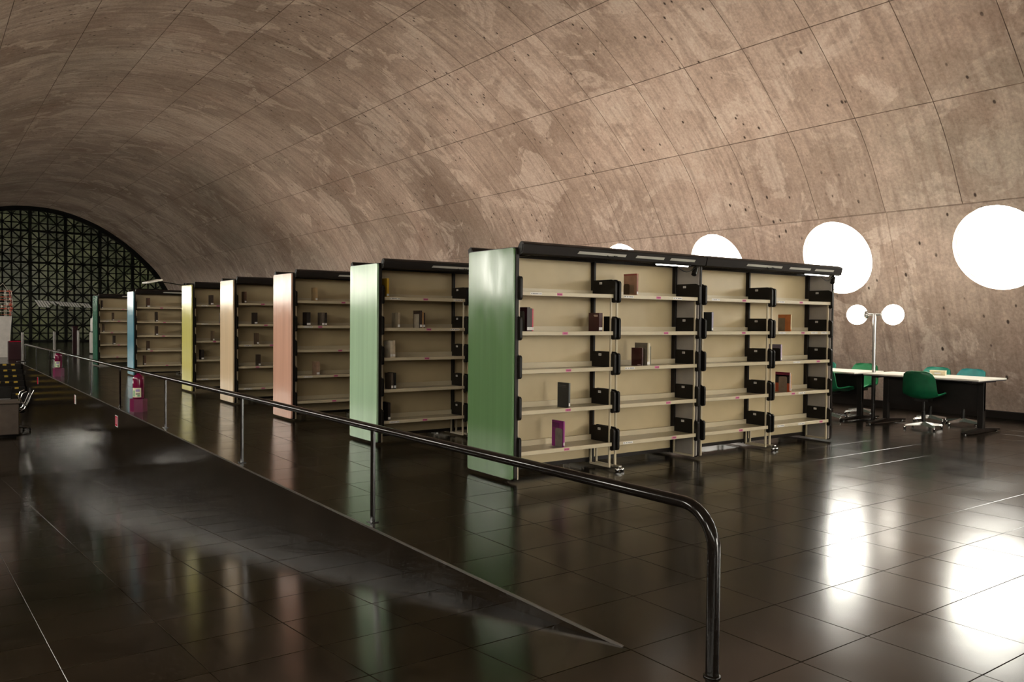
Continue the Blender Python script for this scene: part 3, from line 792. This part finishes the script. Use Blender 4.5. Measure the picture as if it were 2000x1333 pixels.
# ------------------------------------------------------------------ books
bm_cache = {}
def cmat(rgb, rough=.45):
    key = (rgb, rough)
    if key not in bm_cache: bm_cache[key] = plain('book_cloth_%d' % len(bm_cache), srgb(*rgb), rough, var=.10, nscale=14)
    return bm_cache[key]
PAGES = plain('book_pages', (.62,.56,.45,1), .8)
def book(row, bay, shelf, x, t, d, h, rgb, label, spine=None, sticker=True, front=-.335, lean=0.0, marks=None):
    """x: position along the row from the left end; t thickness along the row, d depth, h height; spine faces the aisle"""
    z = SHZ[shelf]+.0105
    o = empty('book', (4.26+x, rowY[row]+front, z), 0, label, 'book', 'books on the open shelves')
    if lean: o.rotation_euler = (0, lean, 0)
    cm = cmat(rgb); cv = .003
    a = MB(); a.box((0,0,0),(cv,d,h)); a.box((t-cv,0,0),(t,d,h)); a.box((0,-.001,0),(t,cv,h)); a.build('cover', cm, o)
    a = MB(); a.box((cv,cv,.004),(t-cv,d-.005,h-.004)); a.build('pages', PAGES, o)
    if spine: a = MB(); a.box((-.0003,-.0018,h*.14),(t+.0003,-.001,h*.99)); a.build('spine_strip', cmat(spine), o)
    if sticker: a = MB(); a.box((.001,-.0026,.018),(t-.001,-.0018,.046)); a.build('spine_sticker', M['white'], o)
    for (y0, y1, z0, z1, c) in (marks or []):
        a = MB(); a.box((-.0012,d*y0,h*z0),(0,d*y1,h*z1)); a.build('cover_print', cmat(c), o)
    return o
def metal_end(row, shelf, x, label, d=.10, h=.17, front=-.30, rgb=(112,108,98)):
    z = SHZ[shelf]+.0105
    o = empty('bookend', (4.26+x, rowY[row]+front, z), 0, label, 'bookend', 'sheet metal bookends beside books')
    a = MB(); a.prism(rrect(0,d,0,h,.022,5,(0,0,1,1)), lambda u, v, t: (t, u, v), -.0015, 0); a.build('plate', cmat(rgb, .4), o)
    a = MB(); a.box((-.09,.01,-.0004),(-.0015,d-.01,.0008)); a.build('foot', cmat(rgb, .4), o)
    return o
# nearest row
book(0,0,1,.165,.034,.17,.225,(58,18,28),'thick dark maroon book, leftmost on the second shelf of the nearest bookcase',(40,30,28),marks=[(.0,1,.0,.04,(30,20,20))])
book(0,0,1,.200,.020,.165,.215,(38,24,22),'thin black spined book between the maroon and red ones on the second shelf',(46,26,24))
book(0,0,1,.222,.014,.16,.212,(196,72,84),'thin light red book, rightmost of the three near the green panel',None,True)
metal_end(0,1,.163,'grey metal bookend against the thick dark maroon book',.11,.19)
book(0,0,1,1.06,.045,.15,.185,(60,14,16),'dark red book with white lettering beside a black side plate',None,True,-.30,0,[(.12,.5,.86,.90,(210,190,170)),(.12,.45,.80,.84,(210,190,170))])
book(0,0,1,1.108,.013,.15,.180,(205,185,145),'thin cream book right of the dark red lettered book',None,False,-.30)
book(0,0,3,.66,.018,.165,.235,(48,50,50),'charcoal book standing alone on the fourth shelf of the nearest bookcase',(70,74,72),marks=[(.2,.9,.88,.90,(90,92,90)),(.2,.9,.82,.83,(90,92,90))])
book(0,0,4,.60,.016,.17,.245,(128,22,112),'bright magenta book standing alone on the bottom shelf',(150,40,130),marks=[(.35,.95,.72,.92,(96,14,86)),(.1,.3,.06,.09,(220,180,215))])
metal_end(0,4,.598,'grey metal bookend covering the magenta book',.105,.175,-.325,(118,110,104))
book(0,1,0,1.525,.020,.185,.225,(168,124,98),'tan book with reddish top edge on the top shelf',(150,92,70),marks=[(.0,1,.93,1.0,(158,72,62)),(.2,.9,.12,.5,(150,122,96))])
metal_end(0,0,1.523,'brown bookend against the tan book on the top shelf',.085,.125,-.235,(92,66,42))
book(0,1,2,1.61,.016,.15,.185,(62,16,16),'low dark red book, leftmost of the group on the third shelf',None,False,-.335,0,[(.1,.4,.06,.10,(200,180,170))])
book(0,1,2,1.685,.014,.18,.235,(122,112,96),'taller grey patterned book behind a bookend on the third shelf',(150,132,96))
book(0,1,2,1.70,.022,.175,.232,(176,164,140),'pale mottled book in the group on the third shelf',(205,196,172),True)
book(0,1,2,1.723,.014,.16,.200,(98,92,70),'thin olive book at the right of the group on the third shelf',None,False)
metal_end(0,2,1.683,'grey metal bookend in the group on the third shelf',.125,.19,-.325,(132,120,102))
book(0,2,1,2.65,.024,.18,.215,(58,60,56),'dark grey book with a pale violet spine beside the middle partition',(150,142,160),True)
book(0,3,1,4.04,.012,.175,.205,(202,120,62),'orange book with a pale edge on the second shelf, far bay',(225,205,160),False,marks=[(.45,1,.0,.80,(140,122,96))])
book(0,3,2,3.86,.022,.165,.200,(120,108,122),'book with a violet and white spine behind a black plate, far bay',(190,172,196),True)
metal_end(0,2,3.857,'black bookend against the violet spined book in the far bay',.12,.155,-.33,(34,28,22))
book(0,3,3,4.04,.014,.20,.235,(190,80,42),'orange, black and crimson patterned book on the fourth shelf, far bay',(225,210,200),True,marks=[(.0,1,.45,.86,(40,30,28)),(.0,1,.86,1.0,(122,20,52)),(.06,.94,.80,.86,(230,205,205))])
book(0,3,3,4.065,.010,.16,.22,(214,150,96),'slim pale orange book right of the patterned one, far bay',(235,190,140),True)
metal_end(0,3,4.037,'grey metal bookend covering the patterned book in the far bay',.115,.185,-.30,(140,120,102))
# second row
book(1,0,0,.125,.030,.16,.225,(188,148,30),'bright yellow book on the top shelf of the pale green bookcase',None,True)
book(1,0,1,.27,.030,.15,.185,(150,136,112),'pale grey book, left on the second shelf of the pale green bookcase',None,True)
book(1,0,1,.565,.030,.16,.215,(56,40,32),'dark brown book with a pale cover patch, pale green bookcase',None,True,-.335,0,[(.1,.9,.0,.80,(170,158,138))])
book(1,0,1,.60,.016,.155,.20,(172,132,84),'thin tan book among dark ones, second shelf of the pale green bookcase')
book(1,0,1,.618,.018,.16,.19,(46,30,26),'black book right of the tan one, pale green bookcase',None,True)
book(1,0,2,.175,.030,.16,.20,(206,192,168),'cream book left on the third shelf of the pale green bookcase',None,True)
book(1,0,2,.207,.032,.155,.205,(190,172,146),'buff book right of the cream one, third shelf of the pale green bookcase',None,True)
book(1,0,3,.19,.028,.16,.19,(82,70,58),'grey brown book on the fourth shelf of the pale green bookcase',None,True)
book(1,0,3,.225,.028,.16,.195,(26,22,20),'black book with white sticker on the fourth shelf of the pale green bookcase',None,True)
book(1,0,4,.15,.032,.16,.215,(38,28,24),'dark book low on the bottom shelf of the pale green bookcase',None,True)
# further rows: one or a few books on each shelf
far = {2: [(0,.30,.030,.20,(168,140,100),'pale tan book on the top shelf of the salmon bookcase'),(1,.17,.055,.20,(38,30,26),'thick black book, left on the second shelf of the salmon bookcase'),
           (1,.40,.040,.20,(96,84,72),'grey book in the pair on the second shelf of the salmon bookcase'),(1,.447,.030,.198,(40,30,26),'black book right of the grey one in the salmon bookcase'),(3,.32,.045,.20,(150,120,98),'pinkish book on the fourth shelf of the salmon bookcase')],
       3: [(0,.13,.032,.20,(88,62,44),'brown book on the top shelf of the cream bookcase'),(1,.30,.05,.205,(44,34,28),'black book on the second shelf of the cream bookcase'),
           (2,.34,.032,.20,(92,72,54),'mid brown book on the third shelf of the cream bookcase'),(3,.37,.036,.20,(58,44,34),'dark book with pale patch on the fourth shelf of the cream bookcase')],
       4: [(0,.30,.05,.20,(70,56,46),'dark brown book on the top shelf of the yellow bookcase'),(1,.50,.06,.215,(150,136,118),'pale grey book with white sticker in the yellow bookcase'),
           (2,.34,.030,.20,(104,84,62),'tan brown book on the third shelf of the yellow bookcase'),(3,.12,.05,.20,(42,34,28),'black book with white sticker on the fourth shelf of the yellow bookcase')],
       5: [(0,.26,.06,.24,(88,60,46),'reddish brown book on the top shelf of the blue bookcase'),(1,.46,.045,.25,(46,34,26),'black book on the second shelf of the blue bookcase'),
           (2,.46,.05,.24,(62,46,34),'dark brown book on the third shelf of the blue bookcase'),(3,.26,.055,.24,(70,52,38),'brown book on the fourth shelf of the blue bookcase'),(4,.18,.045,.24,(84,58,44),'reddish book on the bottom shelf of the blue bookcase')],
       6: [(0,.06,.04,.25,(66,50,38),'dark book at the left end of the teal bookcase top shelf'),(1,.36,.045,.25,(76,58,42),'brown book on the second shelf of the teal bookcase'),
           (2,.10,.04,.25,(62,48,36),'dark book with sticker on the third shelf of the teal bookcase'),(3,.38,.06,.27,(52,42,34),'thick dark book on the fourth shelf of the teal bookcase')]}
for row, lst in far.items():
    for shelf, x, t, h, c_, lb in lst: book(row, 0, shelf, x+.06, t, .16, h, c_, lb)

# ------------------------------------------------------------------ reading tables, lamp, chairs
def table(loc, label):
    t = empty('reading_table', loc, 0, label, 'table', 'reading tables by the porthole wall')
    Ln = 1.62; W = .80
    a = MB(); a.cbox((-W/2,0,.712),(W/2,Ln,.735), .004); a.build('tabletop', M['tabletop'], t)
    a = MB(); a.box((-W/2+.003,.003,.700),(W/2-.003,Ln-.003,.713)); a.build('edge_band', M['edge'], t)
    a = MB(); a.box((-.02,.10,.30),(.02,Ln-.10,.69)); a.build('modesty_panel', M['darkpanel'], t)
    for yy in (.14, Ln-.14):
        a = MB(); a.cbox((-.03,yy-.04,.05),(.03,yy+.04,.70), .004); a.build('leg', M['darkpanel'], t)
        a = MB(); a.prism([(-.48,.012),(.48,.012),(.48,.030),(.06,.062),(-.06,.062),(-.48,.030)], lambda u, v, q: (u, q, v), yy-.035, yy+.035)
        ft = a.build('foot', M['blackmetal'], t)
        a = MB()
        for xx in (-.44,.44): a.lathe([(0,0),(.018,0),(.018,.013),(0,.013)], (xx,yy,0), 12)
        a.build('glide', M['chrome'], ft)
        a = MB(); a.box((-.34,yy-.03,.675),(.34,yy+.03,.702)); a.build('top_bracket', M['darkpanel'], t)
    return t
TX = 11.60
table((TX,5.10,0), 'white topped reading table, the right one in front of the portholes')
table((TX,6.86,0), 'white topped reading table, partly hidden behind the bookcase end')
lamp = empty('globe_lamp', (TX,6.79,0), 0, 'steel post lamp with two glowing white globes between the reading tables', 'lamp')
a = MB(); a.tube([(0,0,.70),(0,0,1.60)], .027, 18); a.lathe([(0,1.60),(.027,1.60),(.024,1.612),(0,1.615)], (0,0,0), 18); a.build('pole', M['steel'], lamp)
a = MB(); a.tube([(0,0,.012),(0,0,.71)], .029, 18); a.build('lower_pole', M['blackmetal'], lamp)
a = MB(); a.lathe([(0,0),(.15,0),(.15,.01),(.03,.016)], (0,0,0), 28); a.build('base', M['blackmetal'], lamp)
a = MB(); a.tube([(0,-.14,1.595),(0,.14,1.595)], .016, 12); a.build('cross_arm', M['steel'], lamp)
for s in (-1, 1):
    a = MB(); a.lathe([(.02,.10*s),(.03,.112*s),(.055,.125*s),(.062,.142*s),(.0,.146*s)], (0,0,1.595), 24, 0, 'y'); cu = a.build('socket_cup', M['steel'], lamp)
    bmg = bmesh.new(); bmesh.ops.create_uvsphere(bmg, u_segments=18, v_segments=10, radius=.152)
    me = bpy.data.meshes.new('globe'); bmg.to_mesh(me); bmg.free(); me.materials.append(M['globe']); [setattr(p, 'use_smooth', True) for p in me.polygons]
    place('globe', me, lamp, (0, .285*s, 1.595))
# card box on the table
bk = empty('card_box', (11.74,5.90,.735), .3, 'small cream card box standing on the right reading table', 'box')
a = MB(); a.cbox((-.05,-.10,0),(.05,.10,.055), .003); a.build('tray', cmat((214,200,164)), bk)
a = MB(); a.cbox((-.053,-.103,.055),(.053,.103,.068), .003); a.build('lid', cmat((226,214,182)), bk)
a = MB(); a.box((-.052,-.04,.018),(-.05,.04,.040)); a.build('label', M['white'], bk)

def chair(loc, rz, inner, label, k):
    """moulded side chair on a four-star caster base; front towards +y"""
    t = empty('shell_chair', loc, rz, label, 'chair', 'green shell chairs round the reading tables')
    # profile of the shell from front edge of the seat to the top of the back: (y, z, half width)
    P_ = [(.225,.415,.215),(.20,.432,.228),(.12,.436,.236),(.02,.425,.238),(-.08,.418,.236),(-.150,.432,.232),(-.195,.475,.230),(-.218,.54,.228),(-.232,.62,.222),(-.246,.70,.212),(-.258,.765,.188),(-.263,.795,.150),(-.265,.808,.085)]
    nu = 12
    def shell(off, sc=1.0):
        vs = []
        for i, (y, z, hw) in enumerate(P_):
            q0 = P_[max(0,i-1)]; q1 = P_[min(len(P_)-1,i+1)]
            ty, tz = q1[0]-q0[0], q1[1]-q0[1]; L = math.hypot(ty, tz); ny, nz = tz/L, -ty/L   # towards the sitter
            if nz < 0 and i < 5: ny, nz = -ny, -nz
            if i >= 5 and ny < 0: ny, nz = -ny, -nz
            for j in range(nu+1):
                u = -1+2*j/nu
                curl = (.060 if i < 10 else .03)*abs(u)**2.4
                cup = off + curl
                vs.append((u*hw*sc, y+ny*cup, z+nz*cup))
        fs = [(i*(nu+1)+j, i*(nu+1)+j+1, (i+1)*(nu+1)+j+1, (i+1)*(nu+1)+j) for i in range(len(P_)-1) for j in range(nu)]
        return vs, fs
    def solid(off0, off1, name, mat, sc=1.0):
        v0, f0 = shell(off0, sc); v1, f1 = shell(off1, sc); n = len(v0); mb = MB()
        mb.add(v0+v1, [tuple(reversed(f)) for f in f0] + [tuple(i+n for i in f) for f in f1], 0, True)
        nr = len(P_); rim = [j for j in range(nu+1)] + [(i*(nu+1)+nu) for i in range(1,nr)] + [((nr-1)*(nu+1)+j) for j in range(nu-1,-1,-1)] + [i*(nu+1) for i in range(nr-2,0,-1)]
        mb.add(v0+v1, [(rim[q], rim[(q+1) % len(rim)], rim[(q+1) % len(rim)]+n, rim[q]+n) for q in range(len(rim))], 0, True)
        return mb.build(name, mat, t)
    solid(0, .006, 'shell', M['greenshell'])
    solid(.0065, .020, 'upholstery', inner, .975)
    a = MB(); a.box((-.09,-.09,.385),(.09,.09,.42)); a.build('mounting_plate', M['black'], t)
    a = MB(); a.tube([(0,0,.07),(0,0,.24)], .026, 14); a.tube([(0,0,.24),(0,0,.40)], .017, 14); a.build('column', M['black'], t)
    for q in range(4):
        an = PI/4+q*PI/2+k
        cs, sn = math.cos(an), math.sin(an)
        a = MB(); ln = [(.0,.055,.028,.05),(.27,.035,.016,.022)]
        r0, z0, w0, h0 = ln[0]; r1, z1, w1, h1 = ln[1]
        vs = []
        for r, z, w_, h in ((r0,z0+.02,w0,h0),(r1,z1+.012,w1,h1)):
            for sx, sz in ((-1,-.5),(1,-.5),(.6,.5),(-.6,.5)):
                px, py = r*cs-sx*w_*sn, r*sn+sx*w_*cs; vs.append((px,py,z+sz*h))
        a.add(vs, [(0,1,2,3),(7,6,5,4),(0,4,5,1),(1,5,6,2),(2,6,7,3),(3,7,4,0)]); ar = a.build('base_arm', M['basegreen'] if q % 2 else M['chrome'], t)
        a = MB(); cx, cy = .268*cs, .268*sn
        a.lathe([(0,-.012),(.021,-.012),(.024,-.006),(.024,.006),(.021,.012),(0,.012)], (cx,cy,.0245), 14, 0, 'x'); a.tube([(cx,cy,.024),(cx,cy,.056)], .008, 8); a.build('caster', M['chrome'], ar)
    return t
chair((11.36,5.90,0), -PI/2+.12, M['greenpad'], 'dark green shell chair seen from behind at the right reading table', .1)
chair((11.30,7.30,0), -PI/2-.15, M['greenpad'], 'dark green shell chair half hidden by the end of the bookcase', .5)
chair((12.32,6.30,0), PI/2+.06, M['tealpad'], 'mint green shell chair beyond the right table, behind the open book', .3)
chair((12.28,5.80,0), PI/2-.08, M['bluepad'], 'blue green shell chair beyond the right table, farthest right', .62)
chair((12.34,7.45,0), PI/2+.2, M['greenpad'], 'bright green shell chair beyond the left table beside the lamp post', .2)
chair((12.30,8.20,0), PI/2-.1, M['tealpad'], 'mint green shell chair just peeping out past the bookcase end', .4)

# ------------------------------------------------------------------ along the edge of the raised floor
def extinguisher(loc, label, rz):
    t = empty('fire_extinguisher', loc, rz, label, 'fire extinguisher', 'fire extinguishers by the ramp')
    a = MB(); a.prism([(.125*math.cos(PI/6+k*PI/3), .125*math.sin(PI/6+k*PI/3)) for k in range(6)], lambda u, v, q: (u, v, q), 0, .20); a.build('stand', M['magdark'], t)
    a = MB(); a.lathe([(0,.20),(.076,.20),(.084,.212),(.084,.50),(.079,.53),(.062,.556),(.032,.572),(.026,.60),(0,.60)], (0,0,0), 28); a.build('cylinder', M['mag'], t)
    a = MB()
    def patch(a0, a1, z0, z1, mi, r=.0855):
        nn = 8; vs = []
        for i in range(nn+1):
            an = a0+(a1-a0)*i/nn
            vs += [(r*math.cos(an), r*math.sin(an), z0), (r*math.cos(an), r*math.sin(an), z1)]
        a.add(vs, [(2*i,2*i+2,2*i+3,2*i+1) for i in range(nn)], mi, True)
    f0 = -PI/2-rz-.9
    patch(f0-.55, f0+1.15, .225, .37, 0); patch(f0-.3, f0+.0, .24, .33, 1, .0862); patch(f0+.2, f0+.9, .31, .35, 2, .0862); patch(f0+.2, f0+.9, .27, .285, 3, .0862); patch(f0+.5,f0+.9,.24,.26,1,.0862)
    a.build('instruction_label', [M['lab_y'], M['lab_g'], M['lab_v'], M['ink']], t)
    a = MB(); patch(f0-.6, f0-.3, .44, .485, 0); a.build('inspection_tag', M['white'], t)
    a = MB(); a.tube([(0,0,.60),(0,0,.625)], .018, 12); a.cbox((-.012,-.06,.62),(.012,.035,.635), .002); a.cbox((-.01,-.085,.648),(.01,.03,.658), .002); a.build('valve_handle', M['steel'], t)
    a = MB(); a.tube([(0,.03,.62),(.0,.085,.64),(.02,.11,.58),(.03,.108,.45),(.03,.10,.30)], .009, 10); a.build('hose', M['black'], t)
    return t
extinguisher((2.73,13.66,0), 'magenta red fire extinguisher on its stand, nearer one by the ramp wall', .3)
extinguisher((2.73,22.75,0), 'magenta red fire extinguisher on its stand, farther one beside the steel posts', .3)
def sign(y, zc, kind, label):
    t = empty('wall_sign', (EX,y,zc), 0, label, 'sign')
    a = MB(); a.box((-.006,-.10,-.09),(-.001,.10,.09)); a.build('plate', M['signwhite'], t)
    a = MB()
    if kind == 'red': a.box((-.0075,-.088,-.078),(-.006,.088,.078)); a.build('field', M['signred'], t); a = MB(); a.box((-.009,-.018,-.05),(-.0075,.018,.06)); a.build('symbol', M['signwhite'], t)
    elif kind == 'allred': a.box((-.0075,-.098,-.088),(-.006,.098,.088)); a.build('field', M['signred'], t)
    else:
        a.box((-.0075,.045,-.078),(-.006,.088,.078)); a.build('border', M['signred'], t); a = MB()
        for q in range(4): a.box((-.0075,-.07,-.06+.03*q),(-.006,.02,-.05+.03*q))
        a.build('lettering', M['ink'], t)
sign(14.34, -.21, 'red', 'small red sign with white bar below the nearer fire extinguisher')
sign(18.69, -.22, 'white', 'small white sign with red border on the ramp wall')
sign(25.25, -.26, 'allred', 'farthest small red sign on the ramp wall')
def stanchion(x, y, label):
    t = empty('stanchion', (x,y,0), 0, label, 'stanchion', 'steel barrier posts')
    a = MB(); a.lathe([(0,.0),(.17,0),(.17,.012),(.05,.03),(.0,.03)], (0,0,0), 24); a.build('base', M['black'], t)
    a = MB(); a.tube([(0,0,.02),(0,0,.94)], .042, 16); a.lathe([(0,.94),(.042,.94),(.036,.955),(0,.96)], (0,0,0), 16); a.build('post', M['steel'], t)
stanchion(2.66,30.7,'bright steel barrier post nearest the white plinth')
stanchion(3.74,32.2,'bright steel barrier post behind the farther fire extinguisher')
stanchion(4.78,34.4,'bright steel barrier post farthest right, near the teal bookcase')
# plinth with a wire sculpture
pl = empty('plinth', (2.20,34.7,0), 0, 'pale grey waisted plinth at the left edge', 'plinth')
a = MB(); pr = [(-.45,0),(.42,0),(.40,.3),(.405,.7),(.43,1.1),(.46,1.47),(-.46,1.47)]
a.prism(pr, lambda u, v, q: (u, q, v), -.30, .30); a.build('body', M['plinth'], pl)
a = MB(); a.box((-.44,-.29,-.0),(.41,.29,.03)); a.build('foot', M['darkpanel'], pl)
ws = empty('wire_sculpture', (2.28,34.7,1.47), 0, 'red and silver wire cage sculpture standing on the plinth', 'sculpture')
rr = random.Random(3)
for k in range(9):
    a = MB(); z = .06+.105*k; rad = .40+.035*math.sin(k*1.1)
    a.tube([(rad*math.cos(q*2*PI/16), rad*.8*math.sin(q*2*PI/16), z) for q in range(16)], .009, 5, closed=True)
    a.build('wire_hoop', M['redwire'] if k % 3 != 1 else M['palewire'], ws)
for k in range(12):
    a = MB(); an = k*PI/6; a.tube([(.40*math.cos(an), .32*math.sin(an), 0), (.43*math.cos(an), .34*math.sin(an), .5), (.38*math.cos(an), .30*math.sin(an), .95)], .008, 5); a.build('upright_wire', M['redwire'] if k % 2 else M['palewire'], ws)
for k in range(22):
    a = MB(); an = rr.uniform(0,2*PI); z = rr.choice((.2,.28,.35,.42,.62)); q = (.40*math.cos(an), .32*math.sin(an), z)
    a.lathe([(0,-.05),(.035,-.03),(.045,0),(.035,.03),(0,.05)], q, 8); a.build('bead', M['palewire'] if rr.random() < .6 else M['redwire'], ws)
a = MB(); a.tube([(-.1,0,.95),(.13,0,1.18),(.28,0,.93)], .010, 5); a.build('hanger', M['palewire'], ws)
# small fittings beyond the rows
rc = empty('hose_cabinet', (2.52,32.4,0), 0, 'dark red hose cabinet behind the first barrier post', 'cabinet')
a = MB(); a.cbox((-.14,-.12,0),(.32,.12,.62), .01); a.build('body', M['darkred'], rc)
a = MB(); a.cbox((-.12,-.128,.03),(.30,-.12,.58), .003); a.build('door', M['darkred'], rc); a = MB(); a.box((-.10,-.126,.60),(.28,.10,.63)); a.build('lid', M['signred'], rc)
ps = empty('red_post', (5.0,36.8,0), 0, 'dark red square post right behind the last barrier post', 'post')
a = MB(); a.cbox((-.09,-.09,0),(.09,.09,1.05), .01); a.build('shaft', M['darkred'], ps); a = MB(); a.cbox((-.11,-.11,1.05),(.11,.11,1.09), .01); a.build('cap', M['darkred'], ps)
wc = empty('document_trolley', (5.72,35.9,0), 0, 'pale grey trolley cabinet peeping out left of the teal bookcase', 'trolley')
a = MB(); a.cbox((-.30,-.25,.05),(.35,.25,.86), .01); a.build('lower_cabinet', M['plinth'], wc)
a = MB(); a.cbox((-.27,-.22,.90),(.32,.22,1.42), .01); a.build('upper_cabinet', M['plinth'], wc)
a = MB(); a.tube([(-.27,-.24,1.38),(-.27,-.24,1.58),(.32,-.24,1.58),(.32,-.24,1.38)], .016, 8); a.build('handle', M['steel'], wc)
a = MB(); a.box((-.28,-.24,.86),(.33,.24,.90)); a.build('divider', M['black'], wc)
# paper strips hung in a row in front of the lattice
ORD = 'first second third fourth fifth sixth seventh eighth ninth tenth eleventh twelfth thirteenth fourteenth fifteenth sixteenth seventeenth eighteenth nineteenth twentieth'.split()
for k in range(20):
    x = 5.30+.142*k; top = 2.42-.008*k; ln = .40 if k < 4 else .26
    if k in (5, 7, 16): ln = .16
    a = MB(); dx = .24 if k < 4 else .17
    a.add([(0,0,0),(.105,0,0),(.105+dx,.03,-ln),(dx,.03,-ln)], [(0,1,2,3)]); a.add([(0,.004,0),(.105,.004,0),(.105+dx,.034,-ln),(dx,.034,-ln)], [(3,2,1,0)])
    tag(a.build('paper_strip', M['white'], None, (x,54.250,top+.012)), ORD[k]+' from the left of the white paper strips hanging before the lattice window', 'paper strip', 'paper strips in front of the lattice')
a = MB(); a.tube([(4.9,54.240,2.457),(8.6,54.240,2.249)], .008, 6); tag(a.build('hanging_line', M['black']), 'dark line carrying the row of white paper strips', 'line')
# panel lamp on an arm at the yellow bookcase
al = empty('panel_lamp', (4.30,16.95,2.06), 0, 'flat white lamp on a long black arm above the blue bookcase', 'lamp')
a = MB(); a.tube([(.35,0,.06),(-.12,0,.045),(-.52,0,.10)], .010, 8); a.build('arm', M['black'], al)
a = MB(); a.cbox((-.04,-.04,.03),(.06,.04,.08), .006); a.build('clamp', M['black'], al)
a = MB(); a.cbox((-.16,-.10,-.018),(.16,.10,.014), .006); hd = a.build('lamp_head', M['lampwhite'], al, (-.66,0,.10), (0,-.22,.3))
a = MB(); a.box((-.14,-.08,-.020),(.14,.08,-.018)); a.build('diffuser', M['diff'], hd)

# ------------------------------------------------------------------ sunken floor, left edge
dk = empty('service_desk', (0.75,20.55,LZ), 0, 'low brown service desk at the left edge of the sunken floor', 'desk')
a = MB(); a.cbox((-.95,-.35,.06),(.93,.35,.72), .012); a.build('body', M['desk'], dk)
a = MB(); a.cbox((-.98,-.38,.72),(.955,.38,.755), .006); a.build('worktop', M['desk'], dk)
a = MB(); a.box((-.90,-.30,0),(.88,.30,.06)); a.build('toe_kick', M['black'], dk)
cs = empty('screen_cabinet', (1.15,20.55,LZ+.755), 0, 'black screen back standing on the service desk', 'screen')
a = MB(); a.cbox((-.6,-.06,.03),(.42,.06,.30), .012); a.build('housing', M['black'], cs)
a = MB(); a.cbox((-.3,-.12,0),(.2,.12,.03), .006); a.build('foot', M['black'], cs)
a = MB(); a.box((-.58,-.063,.04),(.40,-.06,.055)); a.build('trim_strip', M['steel'], cs)
ch = empty('task_chair', (1.68,21.28,LZ), .0, 'black office chair with chrome frame tucked behind the service desk', 'chair')
a = MB(); a.cbox((-.24,-.24,.43),(.20,.24,.50), .03); a.build('seat', M['black'], ch)
a = MB()
bp = []
for i in range(9):
    t_ = i/8; bp.append((.20+.10*t_+.045*math.sin(PI*t_), .53+.42*t_))
for i in range(8):
    (xa, za), (xb, zb) = bp[i], bp[i+1]
    a.add([(xa,-.22,za),(xa,.22,za),(xb,.22,zb),(xb,-.22,zb),(xa+.035,-.22,za),(xa+.035,.22,za),(xb+.035,.22,zb),(xb+.035,-.22,zb)],
          [(0,1,2,3),(7,6,5,4),(0,3,7,4),(1,5,6,2),(0,4,5,1),(3,2,6,7)])
a.build('backrest', M['black'], ch)
for s in (-1, 1):
    a = MB(); a.tube([(-.1,.25*s,.44),(.08,.25*s,.45),(.18,.25*s,.52),(.24,.25*s,.64),(.30,.25*s,.80),(.36,.25*s,.92)], .014, 8); a.build('frame_tube', M['chrome'], ch)
    a = MB(); pa = [(.22,.27*s,.90),(.14,.27*s,.86),(.10,.27*s,.76),(.12,.27*s,.66),(.22,.27*s,.58)]; a.tube(pa, .016, 8); a.build('armrest', M['chrome'], ch)
a = MB(); a.tube([(0,0,.10),(0,0,.43)], .028, 12); a.build('column', M['black'], ch)
for k in range(5):
    an = -.35+k*2*PI/5; a = MB(); a.tube([(0,0,.115),(.31*math.cos(an), .31*math.sin(an), .075)], [.028,.018], 8); arm_ = a.build('base_arm', M['chrome'], ch)
    a = MB(); q = (.31*math.cos(an), .31*math.sin(an), .029); a.lathe([(0,-.02),(.028,-.02),(.028,.02),(0,.02)], q, 14, 0, 'x'); a.tube([q, (q[0],q[1],.08)], .01, 8); a.build('caster', M['black'], arm_)
